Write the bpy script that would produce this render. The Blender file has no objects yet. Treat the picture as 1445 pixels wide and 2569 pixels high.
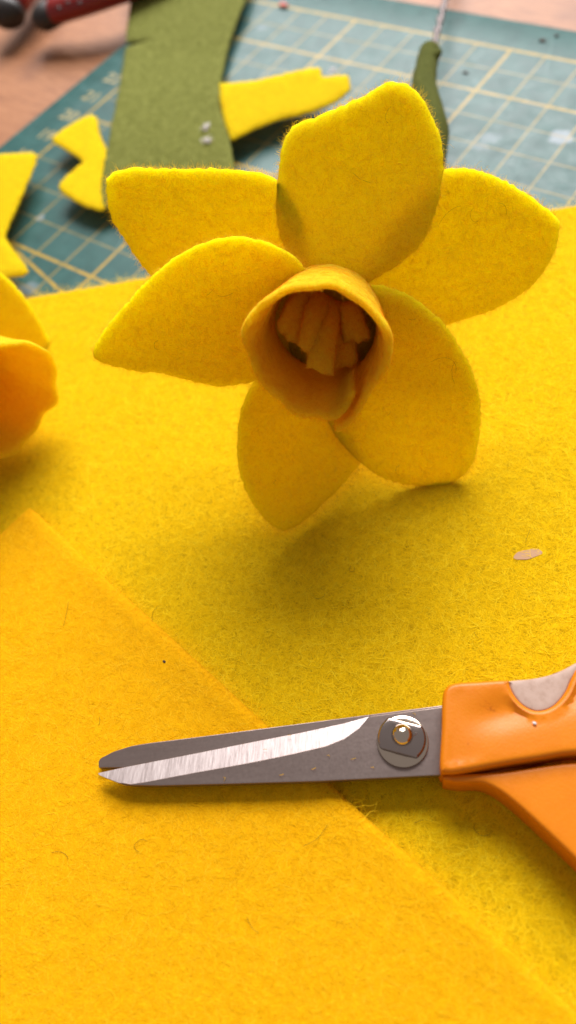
import bpy, bmesh, math, random
import numpy as np
from mathutils import Vector, Matrix
from mathutils.geometry import delaunay_2d_cdt

random.seed(7)
rng = np.random.default_rng(7)
S = 0.01                                   # everything below is written in centimetres
scene = bpy.context.scene
COL = scene.collection

# ------------------------------------------------------------------ camera
CAMP = np.array([13.7359, -19.7873, 11.7435])
CAME = (0.540040, 0.157564, 0.614779)
FPX, PW, PH = 1870.79, 1445.0, 2569.0
cam_data = bpy.data.cameras.new('camera')
cam = bpy.data.objects.new('camera', cam_data)
COL.objects.link(cam)
cam.location = CAMP * S
cam.rotation_euler = CAME
cam_data.sensor_fit = 'VERTICAL'
cam_data.sensor_height = 36.0
cam_data.sensor_width = 36.0
cam_data.lens = FPX / PH * 36.0
cam_data.clip_start = 0.005
cam_data.clip_end = 50.0
cam_data.dof.use_dof = True
cam_data.dof.focus_distance = 0.118
cam_data.dof.aperture_fstop = 11.5
scene.camera = cam

# ------------------------------------------------------------------ light
world = bpy.data.worlds.new('World')
scene.world = world
world.use_nodes = True
bg = world.node_tree.nodes['Background']
bg.inputs[0].default_value = (1.0, 0.90, 0.86, 1)
bg.inputs[1].default_value = 0.31

def area_lamp(name, target, azim, elev, dist, size, watts, colour):
    ld = bpy.data.lights.new(name, 'AREA')
    ld.shape = 'RECTANGLE'
    ld.size, ld.size_y = size
    ld.energy = watts
    ld.color = colour
    o = bpy.data.objects.new(name, ld)
    COL.objects.link(o)
    a, e = math.radians(azim), math.radians(elev)
    d = Vector((math.cos(e) * math.cos(a), math.cos(e) * math.sin(a), math.sin(e)))
    o.location = Vector(target) * S + d * dist
    o.rotation_euler = d.to_track_quat('Z', 'Y').to_euler()
    return o
area_lamp('window_light', (8, -10, 0), 119, 41, 1.2, (0.84, 0.74), 33.0, (1.0, 0.975, 0.97))

scene.view_settings.view_transform = 'Standard'
scene.view_settings.look = 'None'
scene.view_settings.exposure = 0.0
scene.view_settings.gamma = 1.0
scene.view_settings.use_curve_mapping = False
scene.render.engine = 'CYCLES'
cy = scene.cycles
cy.use_denoising = True
try:
    cy.denoiser = 'OPENIMAGEDENOISE'
    cy.denoising_input_passes = 'RGB_ALBEDO_NORMAL'
except Exception:
    pass
cy.max_bounces = 10
cy.diffuse_bounces = 6
cy.glossy_bounces = 4
cy.transmission_bounces = 6
cy.sample_clamp_indirect = 6.0

# ------------------------------------------------------------------ geometry helpers
RM = np.array(Matrix.Rotation(CAME[2], 3, 'Z') @ Matrix.Rotation(CAME[1], 3, 'Y') @ Matrix.Rotation(CAME[0], 3, 'X'))

def ray(x, y):
    return RM @ np.array([(x - PW / 2) / FPX, -(y - PH / 2) / FPX, -1.0])

def at(x, y, z=0.0):
    """the point of the place at height z (cm) that the photograph shows at pixel x, y"""
    d = ray(x, y)
    return CAMP + (z - CAMP[2]) / d[2] * d

def on_plane(x, y, o, n):
    d = ray(x, y)
    return CAMP + np.dot(o - CAMP, n) / np.dot(d, n) * d

def project(P):
    d = (np.asarray(P) - CAMP) @ RM
    return PW / 2 + FPX * d[..., 0] / -d[..., 2], PH / 2 - FPX * d[..., 1] / -d[..., 2]

def unit(v):
    v = np.asarray(v, float)
    return v / np.linalg.norm(v)

ORIGIN = {}
def empty(name, loc):
    o = bpy.data.objects.new(name, None)
    COL.objects.link(o)
    o.location = np.asarray(loc) * S
    o.empty_display_size = 0.01
    ORIGIN[o.name] = np.asarray(loc, float)
    return o

def tag(o, label=None, category=None, group=None, kind=None):
    for k, v in (('label', label), ('category', category), ('group', group), ('kind', kind)):
        if v:
            o[k] = v
    return o

def mesh_obj(name, verts, faces, material, parent=None, smooth=True, loc=None):
    verts = np.asarray(verts, float)
    if parent is not None:
        org = ORIGIN[parent.name]
    else:
        org = np.asarray(loc, float) if loc is not None else np.zeros(3)
    me = bpy.data.meshes.new(name)
    v = (verts - org) * S
    if isinstance(faces, np.ndarray) and faces.ndim == 2:
        k = faces.shape[1]
        me.vertices.add(len(v))
        me.vertices.foreach_set('co', v.astype(np.float32).ravel())
        me.loops.add(faces.size)
        me.loops.foreach_set('vertex_index', faces.astype(np.int32).ravel())
        me.polygons.add(len(faces))
        me.polygons.foreach_set('loop_start', np.arange(0, faces.size, k, dtype=np.int32))
        me.update(calc_edges=True)
    else:
        me.from_pydata([tuple(a) for a in v], [], [tuple(int(i) for i in f) for f in faces])
        me.update()
    if smooth:
        me.polygons.foreach_set('use_smooth', np.ones(len(me.polygons), dtype=bool))
    me.materials.append(material)
    o = bpy.data.objects.new(name, me)
    COL.objects.link(o)
    if parent is not None:
        o.parent = parent
    else:
        o.location = org * S
    ORIGIN[o.name] = org
    return o

def fix_normals(o):
    bm = bmesh.new()
    bm.from_mesh(o.data)
    bmesh.ops.recalc_face_normals(bm, faces=bm.faces)
    bm.to_mesh(o.data)
    bm.free()

def catmull(pts, per=10, closed=True):
    pts = np.asarray(pts, float)
    n = len(pts)
    out = []
    for i in range(n if closed else n - 1):
        if closed:
            p0, p1, p2, p3 = pts[i - 1], pts[i], pts[(i + 1) % n], pts[(i + 2) % n]
        else:
            p0, p1, p2, p3 = pts[max(i - 1, 0)], pts[i], pts[i + 1], pts[min(i + 2, n - 1)]
        for k in range(per):
            t = k / per
            out.append(0.5 * ((2 * p1) + (-p0 + p2) * t + (2 * p0 - 5 * p1 + 4 * p2 - p3) * t * t + (-p0 + 3 * p1 - 3 * p2 + p3) * t ** 3))
    if not closed:
        out.append(pts[-1])
    return np.array(out)

def resample(pts, step, closed=True):
    pts = np.asarray(pts, float)
    q = np.vstack([pts, pts[:1]]) if closed else pts
    seg = np.linalg.norm(np.diff(q, axis=0), axis=1)
    cum = np.concatenate([[0], np.cumsum(seg)])
    n = max(8, int(round(cum[-1] / step)))
    t = np.linspace(0, cum[-1], n, endpoint=not closed)
    return np.stack([np.interp(t, cum, q[:, k]) for k in range(q.shape[1])], 1)

def ccw(p):
    a = 0.5 * np.sum(p[:, 0] * np.roll(p[:, 1], -1) - np.roll(p[:, 0], -1) * p[:, 1])
    return p if a > 0 else p[::-1].copy()

def inside(poly, q):
    x, y = q[:, 0], q[:, 1]
    c = np.zeros(len(q), bool)
    n = len(poly)
    for i in range(n):
        x1, y1 = poly[i]
        x2, y2 = poly[(i + 1) % n]
        cond = (y1 > y) != (y2 > y)
        with np.errstate(divide='ignore', invalid='ignore'):
            c ^= cond & (x < (x2 - x1) * (y - y1) / (y2 - y1 + 1e-15) + x1)
    return c

def fill(poly, step):
    """triangulate a closed outline with an even spread of inner points; the outline comes first"""
    poly = ccw(np.asarray(poly, float))
    lo, hi = poly.min(0), poly.max(0)
    gx, gy = np.meshgrid(np.arange(lo[0] + step / 2, hi[0], step), np.arange(lo[1] + step / 2, hi[1], step * 0.87))
    gx[1::2] += step / 2
    q = np.stack([gx.ravel(), gy.ravel()], 1) + rng.normal(0, step * 0.08, (gx.size, 2))
    q = q[inside(poly, q)]
    if len(q):
        d = np.min(np.linalg.norm(q[:, None, :] - poly[None, :, :], axis=2), axis=1)
        q = q[d > step * 0.55]
    allp = np.vstack([poly, q])
    n = len(poly)
    r = delaunay_2d_cdt([Vector(v) for v in allp], [(i, (i + 1) % n) for i in range(n)], [], 1, 1e-7)
    v = np.array([[a[0], a[1]] for a in r[0]])
    tris = []
    for f in r[2]:
        f = list(f)
        for k in range(1, len(f) - 1):
            tris.append((f[0], f[k], f[k + 1]))
    tris = np.array(tris)
    a = v[tris[:, 1]] - v[tris[:, 0]]
    b = v[tris[:, 2]] - v[tris[:, 0]]
    flip = (a[:, 0] * b[:, 1] - a[:, 1] * b[:, 0]) < 0
    tris[flip] = tris[flip][:, ::-1]
    # map the outline to the output vertices
    idx = [int(np.argmin(np.sum((v - p) ** 2, 1))) for p in poly]
    return v, tris, idx

def vnormals(P, tris):
    fn = np.cross(P[tris[:, 1]] - P[tris[:, 0]], P[tris[:, 2]] - P[tris[:, 0]])
    N = np.zeros_like(P)
    for k in range(3):
        np.add.at(N, tris[:, k], fn)
    return N / (np.linalg.norm(N, axis=1, keepdims=True) + 1e-12)

def felt_piece(name, outline, mapf, material, parent=None, step=0.12, thick=0.12, loc=None, up=None, rough=0.006, bulge=0.35):
    """a cut piece of felt: outline in flat coordinates, mapf(points) -> points in the place"""
    v, tris, idx = fill(outline, step)
    P = mapf(v)
    N = vnormals(P, tris)
    if up is not None and np.dot(N.mean(0), up) < 0:
        tris = tris[:, ::-1].copy()
        N = -N
        idx = idx[::-1]
    n = len(P)
    P = P + N * (rng.normal(0, rough, n))[:, None]
    edge = np.zeros(n, bool)
    edge[idx] = True
    ht = np.where(edge, 0.30, 0.5) * thick
    top, bot = P + N * ht[:, None], P - N * ht[:, None]
    E = P[idx]
    tang = np.roll(E, -1, 0) - np.roll(E, 1, 0)
    outw = np.cross(tang, N[idx])
    outw /= np.linalg.norm(outw, axis=1, keepdims=True) + 1e-12
    mid = E + outw * (bulge * thick * (0.7 + 0.6 * rng.random(len(idx))))[:, None]
    V = np.vstack([top, bot, mid])
    m = len(idx)
    F = [tuple(t) for t in tris] + [tuple(n + t[::-1]) for t in tris]
    for i in range(m):
        j = (i + 1) % m
        a, b = idx[i], idx[j]
        F.append((a, 2 * n + i, 2 * n + j, b))
        F.append((2 * n + i, n + a, n + b, 2 * n + j))
    o = mesh_obj(name, V, F, material, parent, loc=loc)
    return o, dict(P=top, N=N, tris=tris, bot=bot, edge=mid, out=outw, eN=N[idx])

def grid_slab(name, P, material, parent=None, thick=0.12, loc=None, flip=False, rough=0.0):
    """closed slab round a grid of points P[i, j]"""
    nu, nv = P.shape[:2]
    du = np.gradient(P, axis=0)
    dv = np.gradient(P, axis=1)
    N = np.cross(du, dv)
    N /= np.linalg.norm(N, axis=2, keepdims=True) + 1e-12
    if flip:
        N = -N
    if rough:
        P = P + N * rng.normal(0, rough, (nu, nv, 1))
    h = np.full((nu, nv, 1), 0.5 * thick)
    h[0] = h[-1] = 0.3 * thick
    h[:, 0] = h[:, -1] = 0.3 * thick
    top, bot = (P + N * h).reshape(-1, 3), (P - N * h).reshape(-1, 3)
    n = nu * nv
    I = np.arange(n).reshape(nu, nv)
    q = np.stack([I[:-1, :-1], I[1:, :-1], I[1:, 1:], I[:-1, 1:]], -1).reshape(-1, 4)
    if flip:
        q = q[:, ::-1]
    ring = list(I[:, 0]) + list(I[-1, 1:]) + list(I[-2::-1, -1]) + list(I[0, -2:0:-1])
    if flip:
        ring = ring[::-1]
    flatP, flatN = P.reshape(-1, 3), N.reshape(-1, 3)
    E = flatP[ring]
    tang = np.roll(E, -1, 0) - np.roll(E, 1, 0)
    outw = np.cross(tang, flatN[ring])
    outw /= np.linalg.norm(outw, axis=1, keepdims=True) + 1e-12
    mid = E + outw * (0.3 * thick)
    m = len(ring)
    F = [tuple(f) for f in q] + [tuple(n + f[::-1]) for f in q]
    for i in range(m):
        j = (i + 1) % m
        a, b = ring[i], ring[j]
        F.append((a, 2 * n + i, 2 * n + j, b))
        F.append((2 * n + i, n + a, n + b, 2 * n + j))
    o = mesh_obj(name, np.vstack([top, bot, mid]), F, material, parent, loc=loc)
    fix_normals(o)
    tris = np.vstack([q[:, [0, 1, 2]], q[:, [0, 2, 3]]])
    return o, dict(P=top, N=flatN, tris=tris, bot=bot, edge=mid, out=outw, eN=flatN[ring])

def ribbons(p0, d, nrm, length, width, lift, curl, segs=4, tilt=0.5):
    """fibres: arrays of start points, directions, surface normals -> one ribbon mesh"""
    n = len(p0)
    side = np.cross(nrm, d)
    side /= np.linalg.norm(side, axis=1, keepdims=True) + 1e-12
    t = np.linspace(0, 1, segs + 1)
    ph = rng.random(n) * 6.28
    pts = []
    for k in t:
        a = curl * k
        f = np.where(np.abs(curl) < 1e-3, k, np.sin(a) / np.where(np.abs(curl) < 1e-3, 1, curl))
        s = np.where(np.abs(curl) < 1e-3, 0, (1 - np.cos(a)) / np.where(np.abs(curl) < 1e-3, 1, curl))
        wob = 0.06 * np.sin(ph + k * 9)
        pts.append(p0 + d * (length * f)[:, None] + side * (length * (s + wob))[:, None] + nrm * (lift * np.sin(np.pi * (0.12 + 0.8 * k)) * (1 + 0.4 * np.sin(ph * 2 + 5 * k)))[:, None])
    pts = np.stack(pts, 1)
    tg = np.gradient(pts, axis=1)
    w = np.cross(tg, nrm[:, None, :] + tilt * rng.normal(size=(n, 1, 3)))
    w /= np.linalg.norm(w, axis=2, keepdims=True) + 1e-12
    taper = (1 - 0.6 * t ** 2)[None, :, None]
    w = w * (0.5 * width)[:, None, None] * taper
    V = np.stack([pts - w, pts + w], 2).reshape(-1, 3)
    base = (np.arange(n) * (segs + 1) * 2)[:, None]
    k = np.arange(segs)[None, :] * 2
    a = (base + k).ravel()
    F = np.stack([a, a + 1, a + 3, a + 2], 1)
    return V, F

def fuzz(info, parent, material, density, length=(0.12, 0.34), width=(0.0018, 0.0036), lift=(0.002, 0.014),
         edge_density=0, edge_len=(0.04, 0.14), cull=True, back=False, tilt=0.5):
    Vs, Fs, off = [], [], 0
    P, T, Nn = info['P'], info['tris'], info['N']
    sides = [(P, Nn)] + ([(info['bot'], -Nn)] if back else [])
    for PP, NN in sides:
        a, b, c = PP[T[:, 0]], PP[T[:, 1]], PP[T[:, 2]]
        ar = 0.5 * np.linalg.norm(np.cross(b - a, c - a), axis=1)
        if cull:
            x, y = project((a + b + c) / 3)
            ar = np.where((x > -170) & (x < PW + 170) & (y > -170) & (y < PH + 170), ar, 0)
        n = int(ar.sum() * density)
        if n < 2:
            continue
        ti = rng.choice(len(T), n, p=ar / ar.sum())
        r1, r2 = np.sqrt(rng.random(n)), rng.random(n)
        w0, w1, w2 = (1 - r1)[:, None], (r1 * (1 - r2))[:, None], (r1 * r2)[:, None]
        p0 = a[ti] * w0 + b[ti] * w1 + c[ti] * w2
        nn = NN[T[ti, 0]]
        d = rng.normal(size=(n, 3))
        d -= nn * np.sum(d * nn, 1)[:, None]
        d /= np.linalg.norm(d, axis=1, keepdims=True)
        L = rng.uniform(*length, n)
        V, F = ribbons(p0, d, nn, L, rng.uniform(*width, n), rng.uniform(*lift, n) * rng.random(n), rng.normal(0, 1.7, n), tilt=tilt)
        Vs.append(V); Fs.append(F + off); off += len(V)
    if edge_density:
        E, O, eN = info['edge'], info['out'], info['eN']
        nxt = np.roll(E, -1, 0)
        sl = np.linalg.norm(nxt - E, axis=1)
        if cull:
            x, y = project(E)
            sl = np.where((x > -170) & (x < PW + 170) & (y > -170) & (y < PH + 170), sl, 0)
        n = int(sl.sum() * edge_density)
        if n > 2:
            ei = rng.choice(len(E), n, p=sl / sl.sum())
            t = rng.random(n)[:, None]
            p0 = E[ei] * (1 - t) + nxt[ei] * t - O[ei] * 0.01 + eN[ei] * rng.normal(0, 0.022, n)[:, None]
            d = O[ei] + rng.normal(0, 0.65, (n, 3))
            d /= np.linalg.norm(d, axis=1, keepdims=True)
            nn = np.cross(d, rng.normal(size=(n, 3)))
            nn /= np.linalg.norm(nn, axis=1, keepdims=True)
            L = rng.uniform(*edge_len, n) * (0.35 + 0.65 * rng.random(n) ** 2)
            V, F = ribbons(p0, d, nn, L, rng.uniform(0.0022, 0.0042, n), np.zeros(n), rng.normal(0, 1.6, n))
            Vs.append(V); Fs.append(F + off); off += len(V)
    if not Vs:
        return
    o = mesh_obj('fuzz', np.vstack(Vs), np.vstack(Fs), material, parent)
    o['kind'] = 'stuff'
    return o

def tube(name, path, radii, material, parent=None, sides=12, loc=None, squash=None):
    path = np.asarray(path, float)
    n = len(path)
    tg = np.gradient(path, axis=0)
    tg /= np.linalg.norm(tg, axis=1, keepdims=True)
    ref = np.array([0, 0, 1.0]) if abs(tg[0][2]) < 0.9 else np.array([1.0, 0, 0])
    V, F = [], []
    u = unit(np.cross(ref, tg[0]))
    for i in range(n):
        u = unit(u - tg[i] * np.dot(u, tg[i]))
        w = np.cross(tg[i], u)
        for k in range(sides):
            a = 2 * math.pi * k / sides
            q = math.sin(a) * (squash if squash else 1)
            V.append(path[i] + radii[i] * (math.cos(a) * u + q * w))
    for i in range(n - 1):
        for k in range(sides):
            k2 = (k + 1) % sides
            F.append((i * sides + k, i * sides + k2, (i + 1) * sides + k2, (i + 1) * sides + k))
    F.append(tuple(range(sides))[::-1])
    F.append(tuple((n - 1) * sides + k for k in range(sides)))
    return mesh_obj(name, V, F, material, parent, loc=loc)

def inset(poly, d):
    a = np.roll(poly, 1, 0)
    b = np.roll(poly, -1, 0)
    t = b - a
    t /= np.linalg.norm(t, axis=1, keepdims=True) + 1e-12
    nrm = np.stack([-t[:, 1], t[:, 0]], 1)     # points inwards for ccw
    return poly + nrm * d

def slab(name, poly, ztop, zbot, bevel, material, parent=None, step=0.1, rings=4, topf=None, loc=None, bottom_bevel=None, zoff=None, flat=False):
    """solid with an outline in the plane, a rounded rim and an upper face that may be shaped by topf(xy)"""
    poly = ccw(np.asarray(poly, float))
    bb = bevel if bottom_bevel is None else bottom_bevel
    levels = [(bb, zbot), (bb * 0.3, zbot + bb * 0.3), (0, zbot + bb)]
    for k in range(rings + 1):
        a = math.pi / 2 * k / rings
        levels.append((bevel * (1 - math.cos(a)), ztop - bevel * (1 - math.sin(a))))
    V, F = [], []
    m = len(poly)
    zo = (lambda q: 0 * q[:, 0]) if zoff is None else zoff
    for li, (ins, z) in enumerate(levels):
        q = inset(poly, ins)
        V.append(np.column_stack([q, np.full(m, z) + zo(q)]))
    nl = len(levels)
    for li in range(nl - 1):
        for i in range(m):
            j = (i + 1) % m
            F.append((li * m + i, li * m + j, (li + 1) * m + j, (li + 1) * m + i))
    capo = inset(poly, levels[-1][0])
    v, tris, idx = fill(capo, step)
    z = np.full(len(v), ztop) + zo(v)
    if topf is not None:
        dist = np.min(np.linalg.norm(v[:, None, :] - capo[None, :, :], axis=2), axis=1)
        z = z + topf(v) * np.clip(dist / 0.08, 0, 1)
    base = m * nl
    V.append(np.column_stack([v, z]))
    F += [tuple(base + t) for t in tris]
    order = {}
    # weld the cap outline onto the last ring by quads of no width
    top_ring = (nl - 1) * m
    for i in range(m):
        j = (i + 1) % m
        F.append((top_ring + i, top_ring + j, base + idx[j], base + idx[i]))
    F.append(tuple(range(m))[::-1])
    o = mesh_obj(name, np.vstack(V), F, material, parent, loc=loc)
    bm = bmesh.new()
    bm.from_mesh(o.data)
    bmesh.ops.remove_doubles(bm, verts=bm.verts, dist=1e-6)
    bmesh.ops.recalc_face_normals(bm, faces=bm.faces)
    for e in bm.edges:
        if len(e.link_faces) == 2 and e.calc_face_angle(0) > math.radians(28):
            e.smooth = False
    if flat:
        for f in bm.faces:
            f.smooth = False
    bm.to_mesh(o.data)
    bm.free()
    return o

# ------------------------------------------------------------------ materials
class NT:
    def __init__(self, name):
        self.m = bpy.data.materials.new(name)
        self.m.use_nodes = True
        self.t = self.m.node_tree
        self.b = self.t.nodes['Principled BSDF']
        self.out = self.t.nodes['Material Output']
        self.co = self.n('ShaderNodeTexCoord').outputs['Object']
    def n(self, kind, **kw):
        nd = self.t.nodes.new(kind)
        for k, v in kw.items():
            setattr(nd, k, v)
        return nd
    def link(self, a, b):
        self.t.links.new(a, b)
    def put(self, sock, val):
        if hasattr(val, 'is_linked') or isinstance(val, bpy.types.NodeSocket):
            self.link(val, sock)
        else:
            sock.default_value = val
    def math(self, op, a, b=None, c=None, clamp=False):
        nd = self.n('ShaderNodeMath', operation=op)
        nd.use_clamp = clamp
        self.put(nd.inputs[0], a)
        if b is not None:
            self.put(nd.inputs[1], b)
        if c is not None:
            self.put(nd.inputs[2], c)
        return nd.outputs[0]
    def noise(self, scale, detail=3, rough=0.6, co=None, dist=0.0):
        nd = self.n('ShaderNodeTexNoise')
        nd.inputs['Scale'].default_value = scale
        nd.inputs['Detail'].default_value = detail
        nd.inputs['Roughness'].default_value = rough
        nd.inputs['Distortion'].default_value = dist
        self.link(co if co is not None else self.co, nd.inputs['Vector'])
        return nd.outputs['Fac']
    def ramp(self, fac, stops):
        nd = self.n('ShaderNodeValToRGB')
        cr = nd.color_ramp
        while len(cr.elements) < len(stops):
            cr.elements.new(0.5)
        for e, (p, c) in zip(cr.elements, stops):
            e.position = p
            e.color = (*c, 1) if len(c) == 3 else c
        self.link(fac, nd.inputs[0])
        return nd.outputs[0]
    def mix(self, fac, a, b, blend='MIX'):
        nd = self.n('ShaderNodeMix', data_type='RGBA', blend_type=blend)
        self.put(nd.inputs[0], fac)
        self.put(nd.inputs[6], a if not isinstance(a, tuple) else (*a, 1))
        self.put(nd.inputs[7], b if not isinstance(b, tuple) else (*b, 1))
        return nd.outputs[2]
    def bump(self, height, strength, dist):
        nd = self.n('ShaderNodeBump')
        nd.inputs['Strength'].default_value = strength
        nd.inputs['Distance'].default_value = dist
        self.link(height, nd.inputs['Height'])
        return nd.outputs[0]

def felt_material(name, light, mid, dark, sss=0.0, bump=0.7, sheen=0.25, spread=1.0, clumps=700):
    k = NT(name)
    fine = k.noise(4200, 3, 0.75)
    clump = k.noise(clumps, 5, 0.7, dist=0.25)
    wide = k.noise(95, 3, 0.5)
    f = k.math('ADD', k.math('MULTIPLY', fine, 0.5), k.math('MULTIPLY', clump, 0.5))
    colr = k.ramp(f, [(0.5 - 0.16 * spread, dark), (0.5, mid), (0.5 + 0.14 * spread, light)])
    colr = k.mix(k.math('MULTIPLY', wide, 0.35), colr, mid)
    k.link(colr, k.b.inputs['Base Color'])
    k.b.inputs['Roughness'].default_value = 0.95
    k.b.inputs['Specular IOR Level'].default_value = 0.12
    k.b.inputs['Sheen Weight'].default_value = sheen
    k.b.inputs['Sheen Roughness'].default_value = 0.5
    k.b.inputs['Sheen Tint'].default_value = (*light, 1)
    if sss:
        k.b.inputs['Subsurface Weight'].default_value = sss
        k.b.inputs['Subsurface Radius'].default_value = (1.0, 0.76, 0.08)
        k.b.inputs['Subsurface Scale'].default_value = 0.0068
    h = k.math('ADD', k.math('MULTIPLY', fine, 0.5), clump)
    k.link(k.bump(h, bump, 0.00045), k.b.inputs['Normal'])
    return k.m

def fibre_material(name, colour, trans=0.45, flat=False):
    k = NT(name)
    d = k.n('ShaderNodeBsdfDiffuse')
    t = k.n('ShaderNodeBsdfTranslucent')
    mx = k.n('ShaderNodeMixShader')
    oi = k.n('ShaderNodeNewGeometry')
    v = k.ramp(oi.outputs['Random Per Island'], [(0.0, tuple(c * 0.85 for c in colour)), (0.6, colour), (1.0, tuple(min(1, c * 1.15 + 0.02) for c in colour))])
    k.link(v, d.inputs[0]); k.link(v, t.inputs[0])
    mx.inputs[0].default_value = trans
    if flat:                                   # fibres matted into a lying sheet take the light as the sheet does
        up = k.n('ShaderNodeCombineXYZ'); up.inputs[2].default_value = 1.0
        k.link(up.outputs[0], d.inputs['Normal'])
    k.link(d.outputs[0], mx.inputs[1]); k.link(t.outputs[0], mx.inputs[2])
    k.link(mx.outputs[0], k.out.inputs['Surface'])
    return k.m

def plain(name, colour, rough=0.5, metal=0.0, spec=0.5):
    k = NT(name)
    k.b.inputs['Base Color'].default_value = (*colour, 1)
    k.b.inputs['Roughness'].default_value = rough
    k.b.inputs['Metallic'].default_value = metal
    k.b.inputs['Specular IOR Level'].default_value = spec
    return k

M = {}
M['yellow_sheet'] = felt_material('yellow_felt', (0.94, 0.63, 0.003), (0.81, 0.50, 0.002), (0.46, 0.26, 0.001), bump=1.0, spread=0.8)
M['gold_sheet'] = felt_material('gold_felt', (0.98, 0.53, 0.003), (0.91, 0.45, 0.002), (0.68, 0.30, 0.001), bump=0.7, spread=1.0, clumps=1200)
M['petal'] = felt_material('petal_felt', (0.98, 0.65, 0.004), (0.96, 0.57, 0.002), (0.74, 0.39, 0.001), sss=1.0, bump=0.9, spread=0.8, clumps=1300)
M['trumpet'] = felt_material('trumpet_felt', (0.98, 0.53, 0.018), (0.96, 0.455, 0.010), (0.84, 0.34, 0.004), sss=1.0, bump=0.9, spread=0.8, clumps=1300)
M['stamen'] = felt_material('stamen_felt', (0.98, 0.46, 0.016), (0.96, 0.38, 0.009), (0.84, 0.27, 0.004), sss=0.7, bump=0.9, spread=0.8, clumps=1300)
M['offcut'] = felt_material('offcut_felt', (0.86, 0.58, 0.003), (0.80, 0.50, 0.002), (0.62, 0.35, 0.001), sss=0.5, bump=0.7, spread=0.8)
M['green'] = felt_material('green_felt', (0.27, 0.275, 0.075), (0.155, 0.165, 0.034), (0.065, 0.072, 0.010), bump=0.6, spread=0.9)
M['stem_green'] = felt_material('stem_felt', (0.13, 0.14, 0.03), (0.075, 0.085, 0.015), (0.04, 0.05, 0.008), bump=0.6)
M['fib_yellow'] = fibre_material('yellow_fibre', (0.99, 0.645, 0.008), 0.08, True)
M['fib_gold'] = fibre_material('gold_fibre', (0.99, 0.535, 0.006), 0.08, True)
M['fib_trumpet'] = fibre_material('trumpet_fibre', (0.98, 0.46, 0.014), 0.5)
M['fib_edge'] = fibre_material('petal_fibre', (0.97, 0.65, 0.03), 0.5)
M['fib_green'] = fibre_material('green_fibre', (0.28, 0.31, 0.06))
M['fib_dark'] = fibre_material('dark_fibre', (0.22, 0.12, 0.03), 0.3)

# cutting mat: print is flat ink on the board
k = NT('cutting_mat_board')
sep = k.n('ShaderNodeSeparateXYZ')
k.link(k.co, sep.inputs[0])
u = k.math('MULTIPLY', sep.outputs[0], 100.0)
v = k.math('MULTIPLY', sep.outputs[1], -100.0)
def grid(coord, period, off, hw):
    f = k.math('FRACT', k.math('ADD', k.math('DIVIDE', k.math('SUBTRACT', coord, off), period), 0.5))
    d = k.math('MULTIPLY', k.math('ABSOLUTE', k.math('SUBTRACT', f, 0.5)), period)
    return k.math('SUBTRACT', 1.0, k.math('DIVIDE', k.math('SUBTRACT', d, hw - 0.008), 0.016, clamp=True), clamp=True)
def single(coord, off, hw):
    d = k.math('ABSOLUTE', k.math('SUBTRACT', coord, off))
    return k.math('SUBTRACT', 1.0, k.math('DIVIDE', k.math('SUBTRACT', d, hw - 0.008), 0.016, clamp=True), clamp=True)
field = k.math('MULTIPLY', k.math('GREATER_THAN', u, -5.06), k.math('GREATER_THAN', v, -0.07))
lu = k.math('MULTIPLY', grid(u, 1.0, 0.0, 0.028), 0.62)
lv = k.math('MULTIPLY', grid(v, 1.0, 0.0, 0.028), 0.46)
thick = k.math('MAXIMUM', grid(u, 5.0, 0.0, 0.045), grid(v, 5.0, 2.0, 0.045))
thick = k.math('MAXIMUM', thick, single(v, 0.0, 0.05))
c14, s14 = math.cos(math.radians(14)), math.sin(math.radians(14))
dd = k.math('SUBTRACT', k.math('MULTIPLY', k.math('SUBTRACT', v, 12.0), c14), k.math('MULTIPLY', k.math('ADD', u, 3.3), s14))
dl = k.math('MULTIPLY', single(dd, 0.0, 0.045), k.math('GREATER_THAN', u, -3.3))
ln = k.math('MAXIMUM', k.math('MAXIMUM', lu, lv), k.math('MAXIMUM', thick, dl))
wear = k.ramp(k.noise(330, 4, 0.7), [(0.30, (0.45,) * 3), (0.55, (1,) * 3)])
ln = k.math('MULTIPLY', k.math('MULTIPLY', ln, field), k.math('MULTIPLY', wear, 0.95))
board = k.ramp(k.noise(160, 5, 0.65), [(0.3, (0.021, 0.076, 0.070)), (0.5, (0.027, 0.096, 0.088)), (0.72, (0.038, 0.120, 0.110))])
scuff = k.ramp(k.noise(55, 5, 0.72, dist=1.2), [(0.60, (0, 0, 0)), (0.74, (0.35,) * 3)])
board = k.mix(scuff, board, (0.12, 0.24, 0.24))
for (ang_, sc_) in ((0.5, 70), (1.9, 60)):
    mpc = k.n('ShaderNodeMapping'); mpc.vector_type = 'TEXTURE'
    mpc.inputs['Rotation'].default_value = (0, 0, ang_); mpc.inputs['Scale'].default_value = (sc_, 1, 1)
    k.link(k.co, mpc.inputs[0])
    cutm = k.ramp(k.noise(1500, 2, 0.5, co=mpc.outputs[0]), [(0.685, (0, 0, 0)), (0.71, (0.5,) * 3)])
    board = k.mix(cutm, board, (0.13, 0.24, 0.23))
spots = None
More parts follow.
